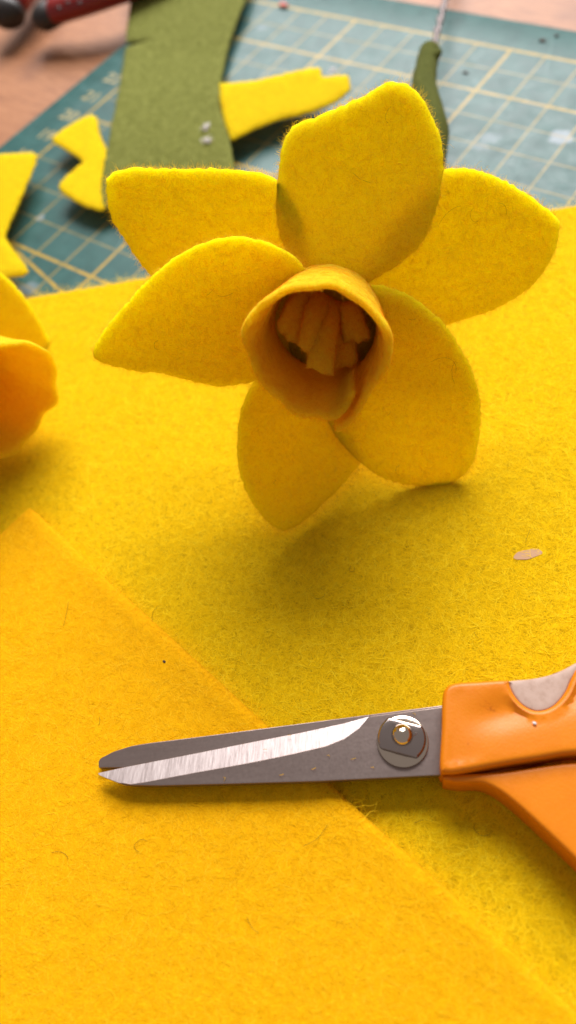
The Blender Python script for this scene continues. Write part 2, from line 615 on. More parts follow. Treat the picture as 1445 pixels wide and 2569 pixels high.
for (px, py, r, amt) in [(1405, 345, 0.34, 0.5), (1230, 345, 0.26, 0.22), (1205, 365, 0.22, 0.2), (655, 70, 0.22, 0.25), (70, 725, 0.35, 0.3), (100, 545, 0.12, 0.4)]:
    c = at(px, py)
    nd = k.n('ShaderNodeVectorMath', operation='DISTANCE')
    wob = k.n('ShaderNodeVectorMath', operation='ADD')
    nz = k.n('ShaderNodeTexNoise'); nz.inputs['Scale'].default_value = 330; k.link(k.co, nz.inputs['Vector'])
    sc = k.n('ShaderNodeVectorMath', operation='MULTIPLY_ADD')
    k.link(nz.outputs['Color'], sc.inputs[0]); sc.inputs[1].default_value = (0.005, 0.005, 0); sc.inputs[2].default_value = (-0.0025, -0.0025, 0)
    k.link(k.co, wob.inputs[0]); k.link(sc.outputs[0], wob.inputs[1])
    k.link(wob.outputs[0], nd.inputs[0]); nd.inputs[1].default_value = (c[0] * S, c[1] * S, 0)
    q = k.math('MULTIPLY', k.math('SUBTRACT', 1.0, k.math('DIVIDE', nd.outputs['Value'], r * S), clamp=True), amt * 2.2, clamp=True)
    q = k.math('MINIMUM', q, amt)
    spots = q if spots is None else k.math('MAXIMUM', spots, q)
board = k.mix(spots, board, (0.40, 0.44, 0.52))
colr = k.mix(ln, board, (0.44, 0.285, 0.035))
k.link(colr, k.b.inputs['Base Color'])
k.link(k.ramp(k.noise(260, 4, 0.6), [(0.3, (0.34,) * 3), (0.7, (0.47,) * 3)]), k.b.inputs['Roughness'])
k.b.inputs['Specular IOR Level'].default_value = 0.21
k.link(k.bump(k.noise(5200, 3, 0.7), 0.25, 0.0001), k.b.inputs['Normal'])
M['mat'] = k.m
M['ink'] = plain('mat_ink', (0.30, 0.25, 0.09), 0.55).m

# desk: pinkish beech
k = NT('desk_wood')
mp = k.n('ShaderNodeMapping')
mp.inputs['Rotation'].default_value = (0, 0, math.radians(38))
mp.inputs['Scale'].default_value = (1.0, 7.0, 1.0)
k.link(k.co, mp.inputs[0])
grain = k.noise(120, 6, 0.7, co=mp.outputs[0], dist=0.8)
big = k.noise(26, 4, 0.6)
colr = k.ramp(grain, [(0.25, (0.20, 0.075, 0.030)), (0.5, (0.35, 0.145, 0.060)), (0.75, (0.45, 0.21, 0.095))])
colr = k.mix(k.ramp(big, [(0.36, (0.75,) * 3), (0.50, (0,) * 3)]), colr, (0.22, 0.085, 0.04))
k.link(colr, k.b.inputs['Base Color'])
k.b.inputs['Roughness'].default_value = 0.5
k.b.inputs['Specular IOR Level'].default_value = 0.3
k.link(k.bump(grain, 0.2, 0.0003), k.b.inputs['Normal'])
M['desk'] = k.m

# scissors
k = plain('blade_steel', (0.40, 0.36, 0.36), 0.42, 0.9)
mp = k.n('ShaderNodeMapping'); mp.vector_type = 'TEXTURE'; mp.inputs['Rotation'].default_value = (0, 0, math.atan2(*(at(1105, 1860, .5) - at(245, 1937, .5))[[1, 0]])); mp.inputs['Scale'].default_value = (9, 1, 1)
k.link(k.co, mp.inputs[0])
st = k.noise(900, 4, 0.7, co=mp.outputs[0])
k.link(k.ramp(st, [(0.3, (0.26, 0.20, 0.18)), (0.7, (0.30, 0.235, 0.212))]), k.b.inputs['Base Color'])
k.link(k.ramp(k.noise(3000, 3), [(0.3, (0.30,) * 3), (0.7, (0.36,) * 3)]), k.b.inputs['Roughness'])
M['steel'] = k.m
k = plain('ground_steel', (0.8, 0.74, 0.73), 0.44, 0.9)
mp = k.n('ShaderNodeMapping'); mp.vector_type = 'TEXTURE'; mp.inputs['Rotation'].default_value = (0, 0, math.atan2(*(at(1105, 1860, .5) - at(245, 1937, .5))[[1, 0]]) - 0.10); mp.inputs['Scale'].default_value = (1, 26, 1)
k.link(k.co, mp.inputs[0])
st = k.noise(2600, 3, 0.7, co=mp.outputs[0])
k.link(k.ramp(st, [(0.32, (0.42, 0.35, 0.335)), (0.5, (0.55, 0.465, 0.45)), (0.68, (0.66, 0.575, 0.555))]), k.b.inputs['Base Color'])
k.link(k.bump(st, 0.35, 0.00006), k.b.inputs['Normal'])
M['ground'] = k.m
M['chrome'] = plain('polished_screw', (0.62, 0.52, 0.42), 0.12, 1.0).m
M['screw_face'] = plain('screw_face', (0.40, 0.335, 0.31), 0.15, 1.0).m
k = plain('orange_plastic', (0.80, 0.235, 0.004), 0.40)
sp = k.noise(2500, 3, 0.6)
k.link(k.bump(sp, 0.3, 0.0001), k.b.inputs['Normal'])
dirt = k.ramp(k.noise(170, 5, 0.7), [(0.28, (0.50, 0.125, 0.002)), (0.36, (0.70, 0.195, 0.002)), (0.7, (0.74, 0.215, 0.003))])
k.link(dirt, k.b.inputs['Base Color'])
k.b.inputs['Subsurface Weight'].default_value = 0.05
k.b.inputs['Specular IOR Level'].default_value = 0.3
k.b.inputs['Subsurface Radius'].default_value = (1, 0.35, 0.05)
k.b.inputs['Subsurface Scale'].default_value = 0.001
M['orange'] = k.m
k = plain('grey_grip', (0.46, 0.31, 0.24), 0.6)
k.link(k.ramp(k.noise(420, 5, 0.7), [(0.28, (0.36, 0.22, 0.16)), (0.5, (0.48, 0.325, 0.255)), (0.7, (0.52, 0.36, 0.29))]), k.b.inputs['Base Color'])
M['grip'] = k.m
M['red'] = plain('red_plastic', (0.22, 0.008, 0.006), 0.32).m
M['black'] = plain('black_rubber', (0.022, 0.016, 0.014), 0.5).m
M['wire'] = plain('grey_wire', (0.16, 0.13, 0.125), 0.5, 0.5).m
M['shaft'] = plain('tool_steel', (0.5, 0.48, 0.46), 0.3, 1.0).m
M['lint'] = plain('white_lint', (0.75, 0.70, 0.70), 0.9).m
M['pink'] = plain('pink_paper', (0.70, 0.16, 0.13), 0.7).m
M['speck'] = plain('dark_speck', (0.06, 0.03, 0.02), 0.8).m
M['glue'] = plain('dried_glue', (0.58, 0.34, 0.19), 0.8).m

# ------------------------------------------------------------------ setting: desk, mat
DESK_Z = -0.3
o = mesh_obj('desk', [(-70, -60, DESK_Z), (70, -60, DESK_Z), (70, 70, DESK_Z), (-70, 70, DESK_Z),
                      (-70, -60, DESK_Z - 3), (70, -60, DESK_Z - 3), (70, 70, DESK_Z - 3), (-70, 70, DESK_Z - 3)],
             [(0, 1, 2, 3), (7, 6, 5, 4), (0, 4, 5, 1), (1, 5, 6, 2), (2, 6, 7, 3), (3, 7, 4, 0)], M['desk'], smooth=False)
tag(o, 'pinkish brown wooden desk top under the green cutting mat', 'desk', kind='structure')

mat_poly = resample([(-6.55, 1.36), (38.4, 1.36), (38.4, -28.6), (-6.55, -28.6)], 0.5)
mat = slab('cutting_mat', mat_poly, 0.0, DESK_Z + 0.002, 0.03, M['mat'], step=1.5, rings=2)
tag(mat, 'teal green self-healing cutting mat printed with a pale centimetre grid', 'cutting mat')

def numeral(txt, x, y, size):
    cu = bpy.data.curves.new('numeral', 'FONT')
    cu.body = txt
    cu.size = size * S
    cu.align_x = 'CENTER'; cu.align_y = 'CENTER'
    cu.offset = 0.010 * S
    t = bpy.data.objects.new('numeral_source', cu)
    COL.objects.link(t)
    dg = bpy.context.evaluated_depsgraph_get()
    me = bpy.data.meshes.new_from_object(t.evaluated_get(dg))
    bpy.data.objects.remove(t)
    me.materials.clear(); me.materials.append(M['ink'])
    ob = bpy.data.objects.new('numeral', me)
    COL.objects.link(ob)
    ob.parent = mat
    ob.location = (x * S, y * S, 0.004 * S)
for vv in range(2, 12):
    numeral(str(27 - vv), -5.52, -vv - 0.14, 0.62)

# ------------------------------------------------------------------ felt sheets
SHEET_T, GOLD_T = 0.13, 0.19
def noise2(x, y, f, seed):
    r = np.random.default_rng(seed)
    z = 0 * x
    for kk in range(6):
        a = r.random() * 6.28
        ff = f * (0.6 + 1.2 * r.random())
        z = z + np.sin((x * math.cos(a) + y * math.sin(a)) * ff + r.random() * 6.28)
    return z / 6

def sheet(name, corner, e1, e2, len1, len2, n1, n2, z, thick, material, wav, seed, edge_wob=0.02, extra=None):
    """corner of the sheet, its two edge directions and lengths"""
    a = np.linspace(0, 1, n1); b = np.linspace(0, 1, n2)
    A, B = np.meshgrid(a * len1, b * len2, indexing='ij')
    X = corner[0] + e1[0] * A + e2[0] * B
    Y = corner[1] + e1[1] * A + e2[1] * B
    wob = edge_wob * noise2(A * 1.0, A * 0.3, 2.2, seed + 5)
    fade = np.clip(1 - B / 1.5, 0, 1)
    X = X + e2[0] * wob * fade; Y = Y + e2[1] * wob * fade
    Z = z + wav * (noise2(X, Y, 0.9, seed) + 1) * 0.5
    if extra is not None:
        Z = Z + extra(X, Y)
    P = np.stack([X, Y, Z], -1)
    du = np.cross(np.gradient(P, axis=0)[0, 0], np.gradient(P, axis=1)[0, 0])
    return grid_slab(name, P, material, thick=thick, loc=(corner[0], corner[1], 0), flip=du[2] < 0, rough=0.004)

s0, s1 = at(350, 712), at(1445, 528)
e1 = unit((s1 - s0)[:2]); e2 = np.array([e1[1], -e1[0]])
c0 = s0[:2] - e1 * 9.5
yo, yinfo = sheet('felt_sheet', c0, e1, e2, 26.0, 20.0, 230, 180, 0.005 + SHEET_T / 2, SHEET_T, M['yellow_sheet'], 0.03, 11)
tag(yo, 'large lemon yellow felt sheet spread under the daffodil and scissors', 'felt sheet')
fuzz(yinfo, yo, M['fib_yellow'], 430, length=(0.15, 0.5), width=(0.003, 0.0075), lift=(0.002, 0.022), tilt=0.10, edge_density=40)

GZ = SHEET_T + 0.035
gc, g1, g2 = at(75, 1285, GZ + 0.1), at(1445, 2550, GZ + 0.1), at(0, 1345, GZ + 0.1)
f1 = unit((g1 - gc)[:2]); f2 = np.array([f1[1], -f1[0]])
if np.dot(f2, (g2 - gc)[:2]) < 0:
    f2 = -f2
go, ginfo = sheet('felt_sheet', gc[:2], f1, f2, 17.0, 11.0, 170, 110, GZ + GOLD_T / 2, GOLD_T, M['gold_sheet'], 0.04, 23, 0.035, extra=lambda X, Y: 0.07 * np.clip(1 - (((X - gc[0]) * f2[0] + (Y - gc[1]) * f2[1]) / 0.8), 0, 1) ** 2 * (0.5 + noise2(X, Y, 1.3, 91)))
tag(go, 'golden orange-yellow felt sheet in the foreground under the scissor blades', 'felt sheet')
fuzz(ginfo, go, M['fib_gold'], 430, length=(0.15, 0.5), width=(0.0028, 0.006), lift=(0.002, 0.014), tilt=0.10, edge_density=8)

# ------------------------------------------------------------------ daffodil
def loose_fibre(parent, P, length, up, seed, width=0.0045):
    r = np.random.default_rng(seed)
    d = r.normal(size=3); d -= up * np.dot(d, up); d = unit(d)
    side = np.cross(up, d)
    pts = []
    cur = r.normal(0, 2.6)
    n = 9
    pos, ang = np.array(P, float), 0.0
    for i in range(n):
        pts.append(pos + up * 0.012)
        ang += cur / n * (0.4 + 1.2 * r.random())
        pos = pos + (d * math.cos(ang) + side * math.sin(ang)) * length / n
    return tube('loose_fibre', pts, np.full(n, width / 2), M['fib_dark'], parent, 4)

def trumpet_surface(C0, n, ex, ey, H, r0, r1, th0, sweep, nu=120, nv=30, flare=0.06, seed=3, frill=0.03, egg=0.0):
    """rolled strip of felt: ex, ey span the mouth plane"""
    r = np.random.default_rng(seed)
    ph = r.random(6) * 6.28
    U, Vv = np.meshgrid(np.linspace(0, 1, nu), np.linspace(0, 1, nv), indexing='ij')
    TH = th0 + U * sweep
    egg_ = egg * np.exp(-((np.angle(np.exp(1j * (TH - math.radians(-138))))) / 0.55) ** 2) + 0.6 * egg * np.exp(-((np.angle(np.exp(1j * (TH - math.radians(-32))))) / 0.4) ** 2)
    wav = frill * (np.sin(3 * TH + ph[0]) + 0.7 * np.sin(5 * TH + ph[1]) + 0.5 * np.sin(8 * TH + ph[2]))
    R = r0 + (r1 - r0) * Vv + flare * Vv ** 4 + wav * Vv ** 2 + 0.22 * (0.5 - U) - egg_ * Vv
    Hh = 0.05 + Vv * (H + 1.2 * wav + 0.04 * np.sin(11 * TH + ph[3]))
    return C0 + n * Hh[..., None] + (ex * np.cos(TH)[..., None] + ey * np.sin(TH)[..., None]) * R[..., None]

def petal(root, name_parent, O, n, outline_px, tip, cup, bend, seed, fib=True, third=None):
    a = unit(tip - O)
    N = unit(n - a * np.dot(n, a))
    if third is not None:
        N = unit(np.cross(a, third - O))
        if np.dot(N, n) < 0:
            N = -N
    l = np.cross(N, a)
    L = np.linalg.norm(tip - O)
    r = np.random.default_rng(seed)
    q1, q2 = r.random(2) * 6.28
    def h(s, t):
        return cup * t * t + bend * (s / L) * (1 - s / L) * 4 + 0.035 * np.sin(1.7 * s + q1) * np.sin(1.5 * t + q2)
    st = []
    for (x, y) in outline_px:
        hh = 0.0
        for _ in range(6):
            X = on_plane(x, y, O + N * hh, N)
            s, t = np.dot(X - O, a), np.dot(X - O, l)
            hh = float(h(np.array(s), np.array(t)))
        st.append((s, t))
    st = resample(catmull(st, 8), 0.07)
    st = st + r.normal(0, 0.0035, st.shape)
    def mapf(v):
        return O + v[:, :1] * a + v[:, 1:] * l + h(v[:, 0], v[:, 1])[:, None] * N
    o, info = felt_piece('petal', st, mapf, M['petal'], root, step=0.11, thick=0.12, up=N)
    if fib:
        fuzz(info, o, M['fib_edge'], 200, length=(0.08, 0.28), width=(0.0025, 0.0055), lift=(0.003, 0.02), edge_density=220, edge_len=(0.05, 0.2))
    return o, info, N

C0 = at(815, 800, 2.6)
dcam = unit(CAMP - C0)
dm = ray(786, 893); dm = unit(dm)
b_ = np.dot(C0 - CAMP, dm)
perp2 = np.dot(C0 - CAMP, C0 - CAMP) - b_ ** 2
TL = 1.95
M0 = CAMP + dm * (b_ - math.sqrt(TL ** 2 - perp2))
AX = unit(M0 - C0)
flower = empty('felt_daffodil', (C0[0], C0[1], SHEET_T))
tag(flower, 'finished yellow felt daffodil with six petals and golden trumpet, in the middle', 'felt flower', 'felt daffodils')

PET = {
 'top': dict(tip=(985, 213), z=5.2, layer=0.20, cup=0.05, bend=-0.05, px=[(985, 213), (1020, 220), (1045, 240), (1068, 275), (1088, 318), (1103, 370), (1105, 430), (1096, 490), (1076, 560), (1048, 612), (1000, 656), (945, 690), (905, 715), (870, 770), (815, 800), (785, 745), (760, 690), (733, 650), (715, 610), (703, 560), (700, 510), (703, 455), (710, 400), (721, 350), (746, 318), (800, 298), (860, 273), (918, 246), (955, 222)]),
 'upper_right': dict(tip=(1397, 572), z=3.05, layer=-0.16, cup=0.04, bend=-0.05, px=[(1397, 572), (1385, 632), (1350, 690), (1310, 730), (1250, 765), (1180, 790), (1110, 812), (1010, 830), (900, 830), (815, 820), (815, 760), (870, 680), (940, 600), (1020, 510), (1080, 452), (1110, 434), (1155, 429), (1205, 436), (1255, 457), (1310, 488), (1360, 523), (1388, 548)]),
 'upper_left': dict(tip=(274, 462), z=4.45, layer=-0.16, cup=0.05, bend=-0.05, px=[(272, 465), (283, 540), (318, 600), (352, 650), (385, 690), (450, 745), (560, 800), (680, 830), (790, 830), (815, 770), (790, 690), (760, 580), (735, 510), (703, 466), (655, 442), (560, 431), (450, 430), (350, 428), (302, 434), (280, 447)]),
 'left': dict(tip=(238, 882), z=3.2, layer=0.14, cup=0.09, bend=0.10, px=[(238, 884), (255, 850), (292, 800), (348, 736), (400, 686), (450, 645), (500, 620), (560, 603), (622, 603), (680, 618), (728, 645), (775, 700), (815, 780), (800, 850), (740, 910), (690, 935), (650, 946), (610, 956), (560, 963), (500, 955), (450, 940), (400, 930), (340, 924), (290, 914), (252, 901)]),
 'lower': dict(tip=(712, 1322), z=0.36, layer=-0.34, cup=0.02, bend=-0.06, third=(896, 1160, 0.60), px=[(712, 1324), (750, 1309), (800, 1266), (850, 1216), (898, 1158), (894, 1115), (868, 1050), (845, 960), (815, 830), (760, 810), (700, 870), (655, 935), (615, 1015), (602, 1090), (603, 1160), (616, 1212), (640, 1260), (668, 1297), (692, 1318)]),
 'lower_right': dict(tip=(1160, 1188), z=0.29, layer=0.14, cup=0.03, bend=0.03, third=(1000, 1206, 0.25), px=[(1180, 1160), (1192, 1115), (1199, 1055), (1197, 1000), (1181, 940), (1152, 880), (1120, 830), (1080, 787), (1032, 752), (985, 730), (930, 722), (860, 750), (815, 800), (800, 880), (805, 980), (838, 1075), (868, 1115), (900, 1150), (950, 1186), (1000, 1206), (1050, 1214), (1085, 1217), (1125, 1211), (1158, 1190)]),
}
petal_info = {}
for i, (nm, d) in enumerate(PET.items()):
    O = C0 + AX * d['layer']
    po, info, N = petal(flower, nm, O, AX, d['px'], at(*d['tip'], d['z']), d['cup'], d['bend'], 40 + i, third=at(*d['third']) if 'third' in d else None)
    petal_info[nm] = (po, info, N)
    print('petal', nm, 'len', np.linalg.norm(at(*d['tip'], d['z']) - O).round(2), 'N.view', round(float(np.dot(N, dcam)), 2), 'minz', info['bot'][:, 2].min().round(2))
def on_petal(nm, px, py):
    po, info, N = petal_info[nm]
    x, y = project(info['P'])
    i = int(np.argmin((x - px) ** 2 + (y - py) ** 2))
    return po, info['P'][i], info['N'][i]
for j, (nm, px, py, L) in enumerate([('upper_right', 1160, 510, 0.5), ('upper_right', 1185, 515, 0.35), ('upper_right', 1270, 535, 0.3), ('top', 880, 440, 0.35), ('top', 975, 260, 0.3), ('top', 835, 645, 0.06),
                                     ('lower_right', 1080, 900, 0.7), ('lower_right', 1140, 905, 0.45), ('lower_right', 970, 1040, 0.3), ('lower_right', 1010, 1190, 0.3), ('lower_right', 1045, 805, 0.15),
                                     ('left', 590, 735, 0.3), ('left', 515, 740, 0.2), ('left', 400, 870, 0.25), ('lower', 730, 1305, 0.05), ('lower', 690, 1200, 0.12)]):
    po, P, Nn = on_petal(nm, px, py)
    loose_fibre(po, P, L, Nn, 900 + j)

ex = unit(np.cross(np.array([0, 0, 1.0]), AX)); ey = np.cross(AX, ex)     # ex: to the right in the photo, ey: up
# seam sits low on the right side
P = trumpet_surface(C0, AX, ex, ey, TL, 0.84, 0.99, math.radians(-76), 2 * math.pi + 0.50, flare=0.04, egg=0.13, frill=0.034)
to, tinfo = grid_slab('trumpet', P, M['trumpet'], flower, 0.12, rough=0.004)
tag(to, 'rolled golden felt trumpet with an overlapped seam')
fuzz(tinfo, to, M['fib_trumpet'], 320, length=(0.08, 0.26), width=(0.003, 0.006), lift=(0.003, 0.022), edge_density=300, edge_len=(0.05, 0.16), back=True)
# closed bottom of the trumpet
nfl = 0
ring_ = [P[i, 4] for i in range(0, int(120 * 2 * math.pi / (2 * math.pi + 0.50)), 4)]
nfl = len(ring_)
mesh_obj('trumpet_base', ring_ + [p + AX * 0.08 for p in ring_], [tuple(range(nfl))[::-1], tuple(range(nfl, 2 * nfl))] + [(i, (i + 1) % nfl, nfl + (i + 1) % nfl, nfl + i) for i in range(nfl)], M['trumpet'], flower)
# stamens: a fringe of felt strips
def stamen(root, base, tip, width_dir, w, thick, frame_n, material):
    n = 12
    ts = np.linspace(0, 1, n)
    ctr = np.array([base * (1 - t) + tip * t + frame_n * (0.14 * math.sin(math.pi * t)) for t in ts])
    ws = np.linspace(-0.5, 0.5, 6)
    P = ctr[:, None, :] + (width_dir * w)[None, None, :] * ws[None, :, None] * (0.75 + 0.25 * ts)[:, None, None]
    ax = unit(tip - base)
    ragged = rng.normal(0, 0.025, 6)
    P = P + ax[None, None, :] * (ragged[None, :] * (ts ** 4)[:, None])[..., None]
    P = P + (np.cross(ax, width_dir) * 0.018)[None, None, :] * np.cos(ws * 5 + rng.random() * 3)[None, :, None]
    P = P + rng.normal(0, 0.006, P.shape)
    o, info = grid_slab('stamen', P, material, root, thick, rough=0.004)
    fuzz(info, o, M['fib_trumpet'], 260, length=(0.05, 0.16), edge_density=200, edge_len=(0.04, 0.12), back=True)
def mouth(px, py, depth):
    """point inside the trumpet seen at px, py, depth cm in front of the flower's centre along its axis"""
    return on_plane(px, py, C0 + AX * depth, AX)
for (bx, by, tx, ty, dep, w, tw) in [(800, 738, 724, 842, 1.25, 0.44, -42), (815, 742, 783, 888, 1.45, 0.46, -38), (835, 755, 804, 928, 1.60, 0.40, -24),
                                     (868, 765, 893, 852, 1.00, 0.36, 14), (790, 745, 742, 790, 0.90, 0.38, -20), (855, 790, 862, 915, 1.05, 0.40, 10)]:
    tip = mouth(tx, ty, dep)
    base = mouth(bx, by, 0.55)
    a = math.radians(tw)
    wd = ex * math.cos(a) + ey * math.sin(a)
    stamen(flower, base, tip, wd, w, 0.12, unit(ey + AX * 0.2), M['stamen'])

# stem: green felt wrapped round grey wire, bent back behind the flower
sp = [C0 - AX * 0.05, C0 - AX * 0.7, C0 - AX * 1.5 + np.array([0, 0, -0.1]), at(1010, 560, 1.35), at(1060, 440, 1.25), at(1078, 340, 1.2), at(1068, 260, 1.15), at(1063, 215, 1.1), at(1070, 165, 1.0), at(1078, 130, 0.95)]
sr = [0.62, 0.55, 0.42, 0.40, 0.42, 0.43, 0.36, 0.31, 0.28, 0.27]
cp = catmull(np.column_stack([np.array(sp), sr]), 6, closed=False)
cp[:, 3] *= 1 + 0.02 * np.sin(np.arange(len(cp)) * 1.3)
so = tube('stem', cp[:, :3], cp[:, 3], M['stem_green'], flower, 16)
tag(so, 'dark green felt wrapped stem')
flap = [at(1079, 150, 1.1), at(1088, 142, 1.12), at(1098, 135, 1.12), at(1101, 128, 1.1)]
tube('stem_flap', catmull(np.array(flap), 4, False), np.linspace(0.15, 0.08, 13), M['stem_green'], flower, 10)
wp = catmull(np.array([at(1076, 150, 1.0), at(1085, 120, 0.98), at(1096, 80, 0.95), at(1106, 40, 0.9), at(1116, 0, 0.85), at(1130, -45, 0.7), at(1150, -110, 0.1), at(1165, -150, DESK_Z + 0.12)]), 8, False)
tw_n = len(wp)
tgw = np.gradient(wp, axis=0); tgw /= np.linalg.norm(tgw, axis=1, keepdims=True)
sd = np.cross(tgw, [0, 0, 1.0]); sd /= np.linalg.norm(sd, axis=1, keepdims=True); sn = np.cross(sd, tgw)
for ph in (0, math.pi):
    ang = np.arange(tw_n) * 0.55 + ph
    w_ = tube('wire', wp + (sd * np.cos(ang)[:, None] + sn * np.sin(ang)[:, None]) * 0.045, np.full(tw_n, 0.058), M['wire'], so, 8)

# ------------------------------------------------------------------ second daffodil, at the left edge
C2 = at(-125, 905, 1.7)
dm = unit(ray(14, 994))
b_ = np.dot(C2 - CAMP, dm)
perp2 = np.dot(C2 - CAMP, C2 - CAMP) - b_ ** 2
TL2 = 1.75
M2 = CAMP + dm * (b_ - math.sqrt(max(TL2 ** 2 - perp2, 0.05)))
AX2 = unit(M2 - C2)
flower2 = empty('felt_daffodil', (C2[0], C2[1], SHEET_T))
tag(flower2, 'second felt daffodil cut off by the left edge, frilled golden trumpet towards the sheet', 'felt flower', 'felt daffodils')
ex2 = unit(np.cross(np.array([0, 0, 1.0]), AX2)); ey2 = np.cross(AX2, ex2)
P = trumpet_surface(C2, AX2, ex2, ey2, TL2, 0.75, 0.98, math.radians(200), 2 * math.pi + 0.4, flare=0.12, seed=8, frill=0.035)
to2, tinfo2 = grid_slab('trumpet', P, M['trumpet'], flower2, 0.12, rough=0.004)
tag(to2, 'golden felt trumpet with a frilled rim')
fuzz(tinfo2, to2, M['fib_trumpet'], 120, length=(0.06, 0.2), edge_density=80, edge_len=(0.04, 0.12), back=True)
nfl = 0
ring_ = [P[i, 4] for i in range(0, int(120 * 2 * math.pi / (2 * math.pi + 0.40)), 4)]
nfl = len(ring_)
mesh_obj('trumpet_base', ring_ + [p + AX2 * 0.08 for p in ring_], [tuple(range(nfl))[::-1], tuple(range(nfl, 2 * nfl))] + [(i, (i + 1) % nfl, nfl + (i + 1) % nfl, nfl + i) for i in range(nfl)], M['trumpet'], flower2)
P2PX = [(160, 945), (150, 905), (118, 848), (75, 772), (35, 722), (0, 690), (-40, 660), (-95, 650), (-150, 690), (-185, 760), (-190, 850), (-150, 905), (-80, 940), (40, 960)]
tip2 = at(-20, 668, 2.3)
po2, info2, N2 = petal(flower2, 'p', C2 + AX2 * 0.05, AX2, P2PX, tip2, 0.04, 0.0, 77)
# the other petals spread over the side that the frame cuts away
base_shape = np.array([(0.0, -0.35), (0.8, -0.8), (1.7, -1.2), (2.6, -1.15), (3.3, -0.6), (3.75, 0.0), (3.3, 0.65), (2.5, 1.2), (1.6, 1.2), (0.8, 0.8), (0.0, 0.35)])
for jj, (ang, lay) in enumerate([(118, -0.1), (165, 0.08), (212, -0.1), (255, 0.08)]):
    a_ = math.radians(ang)
    dirv = unit(ex2 * math.cos(a_) + ey2 * math.sin(a_) - AX2 * 0.05)
    O = C2 + AX2 * lay
    low = O + dirv * 3.75
    if low[2] < 0.35:                                   # droops on to the sheet instead of passing through it
        need = (O[2] - 0.35) / 3.75
        hz = unit(np.array([dirv[0], dirv[1], 0]))
        dirv = unit(hz * math.sqrt(1 - need ** 2) + np.array([0, 0, -need]))
    N = unit(AX2 - dirv * np.dot(AX2, dirv)); l = np.cross(N, dirv)
    N = unit(N * 0.6 + np.array([0, 0, 0.4])); N = unit(N - dirv * np.dot(N, dirv)); l = np.cross(N, dirv)
    st = resample(catmull(base_shape, 8), 0.1)
    felt_piece('petal', st, lambda v: O + v[:, :1] * dirv + v[:, 1:] * l * 0.9 + (0.05 * v[:, 1:] ** 2) * N, M['petal'], flower2, step=0.16, thick=0.12, up=N)

# ------------------------------------------------------------------ offcuts and the green strip
def flat_piece(name, px, zf, material, label, category, group=None, thick=0.11, smooth_outline=False, fib=None, step_px=11, dens=260, edge=150, loc_px=None):
    px = np.array(px, float)
    out = catmull(px, 8) if smooth_outline else px
    out = resample(out, 7.0)
    out = out + rng.normal(0, 0.5, out.shape)
    def mapf(v):
        return np.array([at(x, y, zf(x, y)) for x, y in v])
    c = px.mean(0)
    base = at(c[0], c[1], 0)
    o, info = felt_piece(name, out, mapf, material, None, step=step_px, thick=thick, loc=base, up=np.array([0, 0, 1.0]), rough=0.004)
    tag(o, label, category, group)
    if fib:
        fuzz(info, o, fib, dens, length=(0.08, 0.25), edge_density=edge, edge_len=(0.04, 0.12))
    return o, info

def zgrad(z0, cx, cy_, gx, gy, curl=0.0):
    return lambda x, y: max(0.075, z0 + gx * (x - cx) / 100 + gy * (y - cy_) / 100 + curl * ((x - cx) / 100) ** 2)

flat_piece('felt_offcut', [(553, 212), (600, 209), (645, 204), (690, 193), (740, 181), (780, 174), (800, 172), (803, 184), (806, 197), (840, 193), (868, 190), (874, 200), (876, 228), (850, 250), (826, 263), (790, 278), (750, 288), (700, 299), (640, 322), (600, 342), (582, 352), (574, 330), (563, 290), (556, 250)],
           zgrad(0.50, 700, 260, 0.0, -0.12, 0.05), M['offcut'], 'long yellow felt offcut with a stepped end, lying right of the green strip', 'felt offcut', 'yellow felt offcuts', fib=M['fib_edge'])
flat_piece('felt_offcut', [(133, 348), (155, 330), (205, 299), (232, 291), (242, 300), (245, 330), (254, 355), (272, 385), (272, 410), (266, 465), (261, 520), (256, 529), (242, 526), (195, 507), (155, 478), (150, 468), (157, 455), (185, 430), (211, 408), (208, 401), (175, 380), (140, 360)],
           zgrad(0.42, 210, 410, -0.10, 0.0, 0.0), M['offcut'], 'small bow-tie shaped yellow felt offcut touching the green strip', 'felt offcut', 'yellow felt offcuts', fib=M['fib_edge'])
flat_piece('felt_offcut', [(-70, 400), (-20, 391), (40, 387), (78, 386), (91, 392), (84, 420), (66, 462), (45, 510), (26, 552), (12, 585), (9, 598), (30, 628), (56, 660), (69, 682), (60, 689), (20, 694), (-30, 697), (-60, 690), (-95, 640), (-100, 560), (-90, 480)],
           zgrad(0.5, 20, 560, 0.05, -0.02, 0.0), M['offcut'], 'notched yellow felt offcut cut off by the left edge of the picture', 'felt offcut', 'yellow felt offcuts', fib=M['fib_edge'])

def strip_z(x, y):
    return 0.28 + 0.22 * math.sin(max(0, min(1, (560 - y) / 420)) * math.pi) + 0.10 * max(0, (120 - y) / 100)
left = [(300, -330), (318, -230), (328, -120), (332, -40), (330, 0), (323, 60), (318, 112), (308, 185), (292, 270), (276, 350), (263, 425), (257, 480), (254, 522)]
right = [(596, 500), (588, 440), (580, 392), (570, 340), (558, 280), (553, 222), (558, 175), (573, 112), (594, 50), (613, 0), (628, -60), (640, -130), (650, -230), (655, -330)]
lefts = catmull(left, 5, False)
# the slit cut into the strip's left edge
k_ = int(np.argmin(abs(lefts[:, 1] - 112)))
lefts = np.vstack([lefts[:k_ - 1], [(319, 107), (345, 106), (378, 102), (346, 113), (318, 121)], lefts[k_ + 2:]])
strip_out = np.vstack([lefts, [(330, 528), (420, 526), (520, 516)], catmull(right, 5, False)])
go2, sinfo = flat_piece('felt_strip', strip_out, strip_z, M['green'], 'broad olive green felt strip with a small slit, running back over the mat', 'felt strip', fib=M['fib_green'], step_px=13, dens=150, edge=45)

